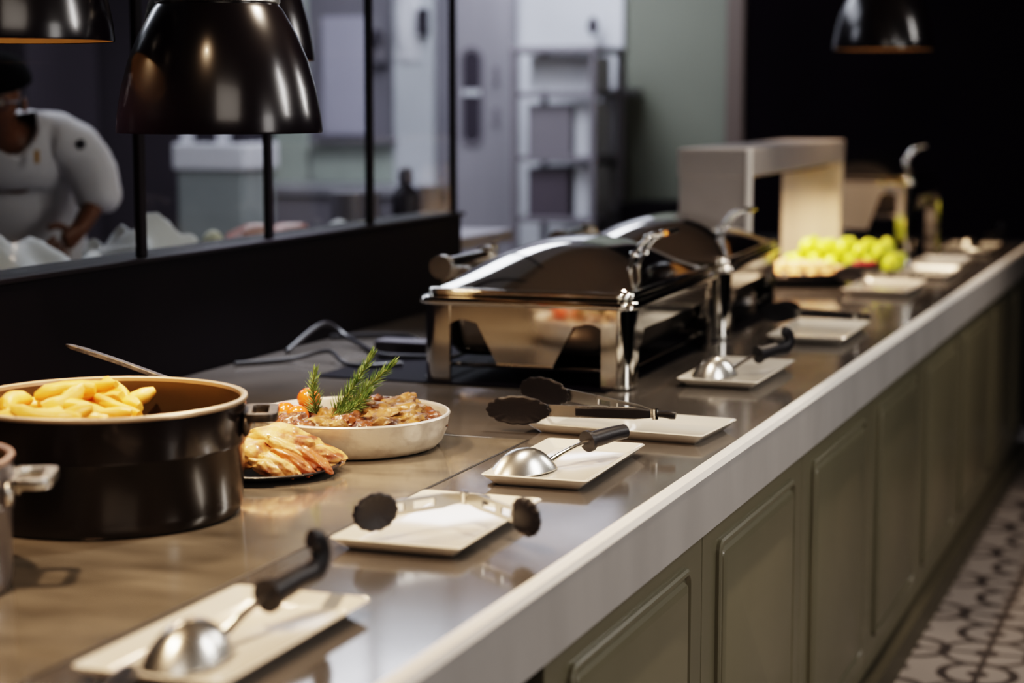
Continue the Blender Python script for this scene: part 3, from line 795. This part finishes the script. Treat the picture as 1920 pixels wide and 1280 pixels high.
for l, z in ((lb,1.560),(lc,1.577),(lf,1.648)):
    for c_ in l.children:
        if c_.name.startswith('cord'): c_.scale = (1,1,(3.0-z)/1.566)

# ------------------------------------------------------------------ kitchen behind
def kbox(name, label, cat, x0,x1,y0,y1,z0,z1, m, bev=.004, group=None):
    return tag(obj(name, B(x0,x1,y0,y1,z0,z1), m, smooth=False, bevel=bev), label, cat, group)
pt = thing('prep_table', 'steel kitchen prep table just behind the glazed partition', 'table', (0,0,0))
obj('table_top', B(-2.80,-2.24,2.4,5.95,1.02,1.06), 'steel_door', pt, smooth=False, bevel=.004)
for x in (-2.76,-2.3):
    for y in (2.5,5.9): obj('leg', tube(bmesh.new(), [(x,y,0),(x,y,1.02)], .02, 12), 'chrome_soft', pt)
def crumple(hx, hy, h, seed):
    bm = bmesh.new(); n = 22; g_ = []
    for i in range(n+1):
        row = []
        for j in range(n+1):
            u = -1+2*i/n; v = -1+2*j/n; e_ = max(0,1-max(abs(u),abs(v))**4)
            z = h*e_*(.55+.6*noise.noise(Vector((u*1.8+seed,v*1.8,seed))))+.01*noise.noise(Vector((u*6,v*6,seed)))
            row.append(bm.verts.new((hx*u+.02*noise.noise(Vector((v*3,seed,u))), hy*v, max(z,0))))
        g_.append(row)
    for i in range(n):
        for j in range(n): bm.faces.new((g_[i][j],g_[i+1][j],g_[i+1][j+1],g_[i][j+1]))
    return bm
tag(obj('paper_sheet', crumple(.16,.28,.17,1.3), 'paper', loc=(-2.62,3.62,1.061)), 'crumpled grey greaseproof paper in front of the chef', 'paper')
tag(obj('kitchen_towel', crumple(.12,.15,.16,4.2), 'paper', loc=(-2.53,4.10,1.061)), 'crumpled white cloth on the prep table beside the chef hand', 'towel')
kbox('food_container','yellow shallow food container at the left end of the ledge','container',-2.40,-2.27,3.02,3.52,1.061,1.118,'cream')
kbox('food_container','small cream food container on the prep table, right of the chef','container',-2.38,-2.30,4.10,4.22,1.061,1.135,'cream')
tag(obj('egg', ball(bmesh.new(), (0,0,0), .028, (1,1,1.15), 3), 'cream', loc=(-2.5,4.41,1.115)), 'pale round egg beside the cream container', 'egg')
kbox('food_container','low steel container under the pale egg','container',-2.55,-2.44,4.34,4.50,1.061,1.088,'steel_door')
for i, (x,y,s,lab) in enumerate(((-2.5,4.64,.07,'pink raw meat joint left of the black mullion'),(-2.52,4.84,.055,'smaller pink raw meat piece behind the black mullion'))):
    o = tag(obj('raw_meat', blob(90+i,(s,s*1.5,s*.62),.25,3,3), 'rawmeat', loc=(-2.5,y,1.108)), lab, 'meat')
tag(obj('paper_sheet', crumple(.10,.20,.085,7.7), 'paper', loc=(-2.50,5.14,1.061)), 'white paper lining along the far end of the prep table', 'paper')
for x, y, h_, r_, lab in ((-2.56,5.34,.14,.05,'dark round container left of the bottle'),(-2.62,5.60,.13,.05,'dark container just left of the bottle'),(-2.5,5.84,.14,.04,'dark small pot right of the bottle')):
    tag(obj('storage_jar', lathe(bmesh.new(), [(0,0),(r_,0),(r_*1.02,.01),(r_,h_-.02),(r_*.9,h_),(0,h_)], 32), 'grey_plastic', loc=(x,y,1.06)), lab, 'jar')
bt = thing('bottle', 'dark squeeze bottle standing at the far end of the prep table', 'bottle', (-2.52,5.70,1.06))
obj('body', lathe(bmesh.new(), [(0,0),(.042,0),(.044,.01),(.044,.11),(.034,.135),(.018,.15),(.016,.16),(0,.16)], 32), 'dark', bt)
obj('cap', lathe(bmesh.new(), [(.022,.155),(.024,.158),(.022,.20),(.010,.21),(0,.212)], 24), 'grey_plastic', bt)

# appliance and boxes further back
ap = thing('kitchen_cabinet', 'grey green enamel cabinet below the large pendant lamp', 'cabinet', (0,0,0))
obj('body', B(-4.31,-3.99,7.3,7.6,0,1.18), 'app', ap, smooth=False, bevel=.01)
obj('worktop', B(-4.325,-3.975,7.285,7.615,1.18,1.295), 'white_box', ap, smooth=False, bevel=.01)
kbox('storage_box','dark storage box on the white topped cabinet','box',-4.25,-4.15,7.35,7.55,1.295,1.36,'dark')
kbox('storage_box','pale storage box left on the white topped cabinet','box',-4.32,-4.27,7.35,7.55,1.295,1.38,'white_box')
kbox('storage_box','pale storage box right of the dark one on the cabinet','box',-4.14,-4.09,7.35,7.55,1.295,1.38,'white_box')
kbox('storage_box','dark box at the right end of the white topped cabinet','box',-4.07,-4.0,7.35,7.55,1.295,1.36,'dark')
oven = thing('oven', 'dark tall oven standing behind the chef', 'oven', (0,0,0))
obj('body', B(-6.2,-5.75,8.3,8.95,0,2.0), 'kwall_dark', oven, smooth=False, bevel=.01)
obj('oven_door', B(-6.15,-5.80,8.28,8.3,.9,1.7), 'dark', oven, smooth=False, bevel=.01)
obj('handle', tube(bmesh.new(), [(-5.84,8.26,1.0),(-5.84,8.26,1.6)], .012, 10), 'chrome_soft', oven)
lowc = thing('base_cabinet', 'low grey kitchen base cabinet along the back wall', 'cabinet', (0,0,0))
obj('body', B(-4.62,-3.75,8.4,8.97,0,1.02), 'grey_plastic', lowc, smooth=False, bevel=.005)
obj('worktop', B(-4.64,-3.73,8.38,8.97,1.02,1.06), 'steel_door', lowc, smooth=False, bevel=.005)
kbox('splash_panel','pale green splash panel on the back wall','panel',-4.50,-3.95,8.97,8.995,1.06,1.26,'pale_green')
kbox('wall_chart','lavender grey wall chart hanging in the kitchen','chart',-4.43,-4.17,8.97,8.99,1.30,1.90,'lav')
kbox('wall_shelf','narrow grey wall shelf under the lavender chart','shelf',-4.46,-4.0,8.88,9.0,1.262,1.285,'grey_plastic')
kbox('wall_panel','tall pale steel wall panel left of the cold room door','panel',-4.02,-3.80,8.95,8.99,0,2.4,'steel_bright')
th_ = thing('wall_phone', 'dark wall phone on the pale kitchen wall', 'phone', (0,0,0))
obj('body', B(-4.12,-4.06,8.93,8.98,1.66,1.82), 'grey_plastic', th_, smooth=False, bevel=.008)
obj('handset', B(-4.11,-4.07,8.90,8.93,1.76,1.83), 'dark', th_, smooth=False, bevel=.008)
tag(obj('hanging_apron', crumple(.07,.28,.03,9.1), 'white_box', loc=(-3.93,8.94,1.95)), 'white apron hanging at the top of the kitchen wall', 'apron').rotation_euler = (R(90),0,0)
kbox('coat_hook','dark coat hook rail under the ceiling of the kitchen','hook rail',-3.86,-3.82,8.88,8.95,1.80,1.93,'dark')

# porthole swing door and frame
d = struct(obj('door_1', B(-3.655,-3.35,8.88,8.95,0,2.45), 'steel_door', smooth=False, bevel=.006), 'pale steel kitchen door with tall oval window', 'door')
bm = bmesh.new()
def oval(hx, hz, y): return [(hx*math.cos(2*PI*i/36), y, hz*math.sin(2*PI*i/36)*1.0 + (0)) for i in range(36)]
def stad(hx, hz, y):
    out = []
    for i in range(36):
        a = 2*PI*i/36; out.append((hx*math.cos(a), y, (hz-hx)*(1 if math.sin(a) >= 0 else -1)+hx*math.sin(a)))
    return out
loft(bm, [stad(.062,.245,-.002), stad(.062,.245,-.012), stad(.048,.228,-.012), stad(.044,.224,-.004)], False, False)
for v in bm.verts: v.co += Vector((-3.563,8.88,1.495))
obj('porthole_frame', bm, 'grey_plastic', d)
bm = bmesh.new(); loft(bm, [stad(.046,.226,-.005), stad(.046,.226,-.001)])
for v in bm.verts: v.co += Vector((-3.563,8.88,1.495))
obj('porthole_pane', bm, 'dark', d, smooth=False)
obj('porthole_bar', B(-3.61,-3.516,8.868,8.876,1.50,1.53), 'steel_bright', d, smooth=False)
for z in (1.55,1.35): obj('hinge', B(-3.45,-3.42,8.865,8.88,z-.0,z+.09), 'grey_plastic', d, smooth=False, bevel=.004)

tr = thing('rack_trolley', 'tall steel rack trolley with trays standing by the kitchen door', 'trolley', (0,0,0))
for x in (-3.120,-2.740):
    for y in (8.3,8.7): obj('upright', tube(bmesh.new(), [(x,y,.1),(x,y,1.70)], .018, 10), 'grey_plastic', tr)
obj('top_frame', B(-3.140,-2.720,8.28,8.72,1.69,1.72), 'grey_plastic', tr, smooth=False, bevel=.006)
for z in (1.49,1.20,.92,.62,.32): obj('shelf', B(-3.120,-2.740,8.3,8.7,z,z+.025), 'grey_plastic', tr, smooth=False, bevel=.003)
for x in (-3.120,-2.740):
    for y in (8.3,8.7): obj('caster', ball(bmesh.new(), (x,y,.05), .05, (.4,1,1), 2), 'dark', tr)
kbox('storage_box','bright white box on the top shelf of the rack trolley','box',-3.080,-2.780,8.4,8.68,1.52,1.68,'steel_bright')
kbox('storage_box','grey box on the middle shelf of the rack trolley','box',-3.070,-2.860,8.34,8.66,1.226,1.46,'grey_plastic')
kbox('storage_box','dark purple grey crate on the lower shelf of the rack trolley','box',-3.070,-2.870,8.34,8.66,.946,1.17,'kwall_dark')
kbox('storage_box','pale slim box beside the grey box on the rack trolley','box',-2.850,-2.780,8.36,8.66,1.226,1.47,'steel_bright')
kbox('storage_box','pale slim box beside the dark crate on the rack trolley','box',-2.850,-2.780,8.36,8.66,.946,1.18,'steel_bright')
kbox('wall_board','white steel board on the wall right of the rack trolley','board',-2.90,-2.80,8.93,8.99,0,2.5,'steel_bright')
kbox('wall_board','pale steel cladding above the rack trolley','board',-3.38,-2.90,8.96,8.99,0,2.6,'steel_bright')
kbox('wall_shelf','thin grey shelf right of the rack trolley, upper one','shelf',-2.92,-2.70,8.75,8.93,1.50,1.53,'grey_plastic')
br = thing('wall_bracket', 'dark triangular shelf bracket right of the rack trolley', 'bracket', (0,0,0))
obj('plate', prism(bmesh.new(), [(-2.94,8.80,1.20),(-2.80,8.80,1.20),(-2.90,8.80,1.11),(-2.94,8.80,1.08)], (0,.13,0)), 'dark', br, smooth=False)
obj('post', B(-2.945,-2.90,8.80,8.93,.2,1.08), 'grey_plastic', br, smooth=False)
tag(obj('wall_speaker', blob(5,(.028,.02,.045),.1,2,2), 'dark', loc=(-2.93,8.86,1.83)), 'small dark fixture high on the wall above the trolley', 'fixture')
kbox('dark_cabinet','black low cabinet against the sage green wall','cabinet',-2.695,-2.30,8.55,8.94,0,1.00,'black_part')
tag(obj('exit_post', B(-.72,-.60,8.75,8.88,0,1.4), 'black_part', smooth=False, bevel=.01),'black post beyond the far end of the counter','post')

# ------------------------------------------------------------------ chef
th = R(20.68)
chef = thing('person', 'chef in white jacket and black cap bending over the prep table', 'person', (-3.10,4.475,0), th)
CH = Vector((0,0,0))
def skin_obj(name, chains, m, parent, sub=2, smooth_=True):
    """chains: list of lists of (co, radius) or (co, (rx, ry)); first vertex of every chain may be shared by value"""
    verts = []; rad = []; edges = []; idx = {}; roots = []
    for chn in chains:
        prev = None
        for n_, (co, r_) in enumerate(chn):
            key = tuple(round(c, 4) for c in co)
            if key in idx: i = idx[key]
            else:
                i = len(verts); idx[key] = i; verts.append(co); rad.append(r_ if isinstance(r_, tuple) else (r_, r_))
                if prev is None: roots.append(i)
            if prev is not None: edges.append((prev, i))
            prev = i
    me = bpy.data.meshes.new(name); me.from_pydata(verts, edges, []); me.materials.append(M[m])
    o = bpy.data.objects.new(name, me); C.objects.link(o); o.parent = parent
    md = o.modifiers.new('Skin', 'SKIN'); md.use_smooth_shade = True; md.branch_smoothing = .4
    for i, r_ in enumerate(rad): me.skin_vertices[0].data[i].radius = r_
    for i in roots: me.skin_vertices[0].data[i].use_root = True
    s = o.modifiers.new('Subsurf', 'SUBSURF'); s.levels = sub; s.render_levels = sub
    return o
# local frame: x to the chef's left (image right), y away from the counter, z up
pel = (-.08,.30,.98)
hand_l = (.150,-.10,1.135); hand_r = (-.30,-.16,1.13)
def hand(w, s, d=(-.55,-.6,-.55)):
    w = Vector(w); dd = Vector(d).normalized(); side = Vector((.75*s,-.35,.25)).normalized(); out = []
    side = (side-dd*side.dot(dd)).normalized()
    palm = w+dd*.045
    out.append([(tuple(w), .023), (tuple(w+dd*.03), (.034,.018)), (tuple(palm+dd*.02), (.036,.016))])
    for k, L2 in enumerate((.062,.074,.070,.054)):
        b_ = palm+dd*.018+side*(.027-.018*k); dn = Vector((0,0,-1))
        out.append([(tuple(b_), .009), (tuple(b_+dd*L2*.5), .0088), (tuple(b_+dd*L2*.78+dn*L2*.18), .008), (tuple(b_+dd*L2*.9+dn*L2*.42), .007)])
    b_ = w+dd*.022+side*.022
    out.append([(tuple(b_), .011), (tuple(b_+side*.028+dd*.016), .0105), (tuple(b_+side*.036+dd*.042), .0085)])
    return out
chest = (-.06,.05,1.34); neck = (-.065,-.06,1.415); head = (-.062,-.115,1.475)
body = [
 [(pel,(.14,.10)), ((-.075,.18,1.15),(.12,.09)), (chest,(.10,.07)), (neck,.052), ((-.065,-.09,1.44),.052), (head,(.073,.088)), ((-.062,-.105,1.53),(.072,.085)), ((-.062,-.095,1.57),(.05,.06))],
 [(chest,(.10,.07)), ((.085,.03,1.375),.035), ((.150,.03,1.33),.036), ((.180,.012,1.22),.036), (hand_l,.024)],
 [(chest,(.10,.07)), ((-.205,.03,1.375),.035), ((-.30,.03,1.32),.036), ((-.352,.005,1.21),.038), (hand_r,.024)],
 [(pel,(.14,.10)), ((.02,.30,.88),.085), ((.03,.29,.50),.062), ((.03,.32,.10),.042), ((.03,.22,.045),(.045,.035)), ((.03,.15,.035),(.04,.025))],
 [(pel,(.14,.10)), ((-.18,.30,.88),.085), ((-.19,.29,.50),.062), ((-.19,.32,.10),.042), ((-.19,.22,.045),(.045,.035)), ((-.19,.15,.035),(.04,.025))],
]
body += hand(hand_l, -1) + hand(hand_r, 1)
skin_obj('body', body, 'skin', chef)
jacket = [
 [((-.08,.30,.90),(.185,.15)), (pel,(.18,.14)), ((-.075,.18,1.15),(.18,.14)), ((-.065,.09,1.27),(.195,.15)), ((-.06,.04,1.335),(.185,.15)), ((-.065,-.035,1.40),(.095,.085))],
 [((-.06,.04,1.335),(.185,.15)), ((.085,.03,1.375),.095), ((.145,.03,1.33),.072), ((.180,.015,1.235),.068), ((.186,-.005,1.180),.066)],
 [((-.06,.04,1.335),(.185,.15)), ((-.205,.03,1.375),.095), ((-.295,.03,1.33),.078), ((-.350,.01,1.235),.072), ((-.362,-.005,1.185),.070)],
]
jk = skin_obj('jacket', jacket, 'cloth', chef)
dm = jk.modifiers.new('Folds', 'DISPLACE'); tx = bpy.data.textures.new('folds', 'CLOUDS'); tx.noise_scale = .09; dm.texture = tx; dm.strength = .030; dm.mid_level = .3
trs = skin_obj('trousers', [[((-.08,.30,.96),(.155,.118)), ((.02,.30,.86),.10), ((.03,.29,.50),.078), ((.03,.32,.12),.062)],
                      [((-.08,.30,.96),(.155,.118)), ((-.18,.30,.86),.10), ((-.19,.29,.50),.078), ((-.19,.32,.12),.062)]], 'trouser', chef)
bm = bmesh.new(); bmesh.ops.create_uvsphere(bm, u_segments=32, v_segments=20, radius=1)
bmesh.ops.delete(bm, geom=[v for v in bm.verts if v.co.z < -.12], context='VERTS')
for v in bm.verts: v.co = Vector((v.co.x*.094, v.co.y*.112, v.co.z*.082))
bmesh.ops.rotate(bm, verts=bm.verts[:], cent=(0,0,0), matrix=Matrix.Rotation(R(18),3,'X'))
for v in bm.verts: v.co += Vector((-.062,-.095,1.530))
cp = obj('cap', bm, 'cap', chef); s_ = cp.modifiers.new('Solidify','SOLIDIFY'); s_.thickness = .006
# face: brow, nose, eyes, glasses, mouth, ears on the front of the head
FY = -.198
bm = bmesh.new(); ball(bm, (-.055,FY-.006,1.452), .016, (.8,1.1,1.5), 3); obj('nose', bm, 'skin', chef)
bm = bmesh.new()
for s in (-1,1): ball(bm, (-.058+s*.030,FY+.008,1.476), .011, (1.1,.6,.8), 2)
obj('eyes', bm, 'eye', chef)
bm = bmesh.new()
for s in (-1,1):
    pts = [(-.058+s*.031+.024*math.cos(2*PI*i/16), FY-.010, 1.474+.017*math.sin(2*PI*i/16)) for i in range(17)]
    tube(bm, pts, .0022, 6); tube(bm, [(-.058+s*.054,FY-.008,1.478),(-.062+s*.078,-.10,1.482)], .002, 6)
tube(bm, [(-.065,FY-.010,1.478),(-.051,FY-.010,1.478)], .002, 6)
obj('glasses', bm, 'eyewear', chef)
bm = bmesh.new(); ball(bm, (-.057,FY+.022,1.420), .018, (1.2,.5,.4), 2); obj('mouth', bm, 'lip', chef)
bm = bmesh.new()
for s in (-1,1): ball(bm, (-.062+s*.078,-.11,1.470), .018, (.4,.8,1.3), 2)
obj('ears', bm, 'skin', chef)
bm = bmesh.new(); ball(bm, (.150,-.048,1.365), .014, (1,.4,1), 2); obj('sleeve_button', bm, 'dark', chef)
bm = bmesh.new(); box(bm, .035,.048,-.098,-.094,1.315,1.350); obj('jacket_emblem', bm, 'logo', chef, smooth=False)

# ------------------------------------------------------------------ lights
def area(name, loc, target, size, power, col, sy=None):
    l = bpy.data.lights.new(name, 'AREA'); l.energy = power; l.color = col; l.size = size
    if sy: l.shape = 'ELLIPSE' if 'window' in name else 'RECTANGLE'; l.size_y = sy
    o = bpy.data.objects.new(name, l); C.objects.link(o); o.location = loc
    o.rotation_euler = (Vector(target)-Vector(loc)).to_track_quat('-Z','Y').to_euler(); return o
def spot(name, loc, target, power, col, ang=70, rad=.03, blend=.6):
    l = bpy.data.lights.new(name, 'SPOT'); l.energy = power; l.color = col; l.spot_size = R(ang); l.spot_blend = blend; l.shadow_soft_size = rad
    o = bpy.data.objects.new(name, l); C.objects.link(o); o.location = loc
    o.rotation_euler = (Vector(target)-Vector(loc)).to_track_quat('-Z','Y').to_euler(); return o
warm = (1,.70,.45); wmid = (1,.82,.64); cool = (.86,.90,1)
spot('lamp_light_a', (-1.545,2.755,1.52), (-1.5,2.7,.9), 42, warm, 125, .035)
spot('lamp_light_b', (-1.810,3.262,1.65), (-1.8,3.26,.9), 8, warm, 115, .035)
spot('lamp_light_c', (-1.800,2.545,1.66), (-1.7,2.4,.9), 22, warm, 125, .035)
spot('lamp_light_f', (-1.122,6.46,1.74), (-1.12,6.46,.9), 12, warm, 120, .035)
spot('downlight_1', (-1.2,1.2,2.9), (-1.3,1.9,.9), 235, warm, 60, .05)
spot('downlight_2', (-.6,3.4,2.9), (-1.15,3.0,.9), 140, wmid, 60, .05)
spot('downlight_3', (-.7,5.6,2.9), (-1.2,4.6,.9), 105, wmid, 60, .05)
spot('downlight_4', (-1.2,7.9,2.9), (-1.2,7.2,.9), 110, warm, 60, .05)
spot('gantry_heat_1', (-1.39,5.75,1.245), (-1.39,5.8,.9), 22, warm, 150, .03)
spot('gantry_heat_2', (-1.39,6.30,1.245), (-1.39,6.35,.9), 22, warm, 150, .03)
area('dining_window_1', (1.0,3.65,2.35), (-1.54,2.75,1.5), .26, 20, (1,.96,.92), .85)  # stands in for a distant window; added mid-room to streak the domes
area('dining_window_2', (.9,6.2,2.4), (-1.54,2.75,1.5), .22, 18, (1,.96,.92), .8)  # second added streak light for the domes, hanging free in the room
area('dining_side', (4.2,2.2,1.9), (-.8,4.0,.6), 1.2, 42, (1,.96,.92), 1.8)
spot('aisle_fill', (.3,6.6,2.9), (-.2,6.3,0), 95, (1,.86,.74), 60, .2)  # unseen spot added to brighten the floor tiles
spot('cool_fill', (-1.9,4.4,2.9), (-1.97,3.9,.9), 480, cool, 34, .1, 1.0)  # unseen spot added to give the worktop by the partition a cool tone
area('dining_fill', (.6,.2,2.7), (-1.0,3.4,.7), 1.6, 26, (1,.90,.80), 1.6)
area('kitchen_panel_1', (-3.4,6.9,2.95), (-3.4,6.9,0), 1.2, 62, cool, 3)
area('kitchen_panel_2', (-4.2,4.6,2.95), (-3.6,4.6,0), .8, 30, cool, 1.6)
area('kitchen_panel_3', (-2.9,7.6,2.95), (-3.1,9,1.2), .8, 34, cool, .8)

w = bpy.data.worlds.new('World'); bpy.context.scene.world = w; w.use_nodes = True
w.node_tree.nodes['Background'].inputs[0].default_value = (.30,.27,.30,1); w.node_tree.nodes['Background'].inputs[1].default_value = .05

# ------------------------------------------------------------------ camera
cam = bpy.data.cameras.new('camera'); co = bpy.data.objects.new('camera', cam); C.objects.link(co)
cam.sensor_width = 36; cam.lens = 67.5; cam.clip_end = 60
co.location = (0,0,1.49); co.rotation_euler = (R(90-7.2347), 0, R(20.6828))
cam.dof.use_dof = True; cam.dof.focus_distance = 3.12; cam.dof.aperture_fstop = 2.3; cam.dof.aperture_blades = 0
bpy.context.scene.camera = co
try:
    bpy.context.scene.view_settings.view_transform = 'Filmic'
    bpy.context.scene.view_settings.look = 'High Contrast'
except Exception: pass
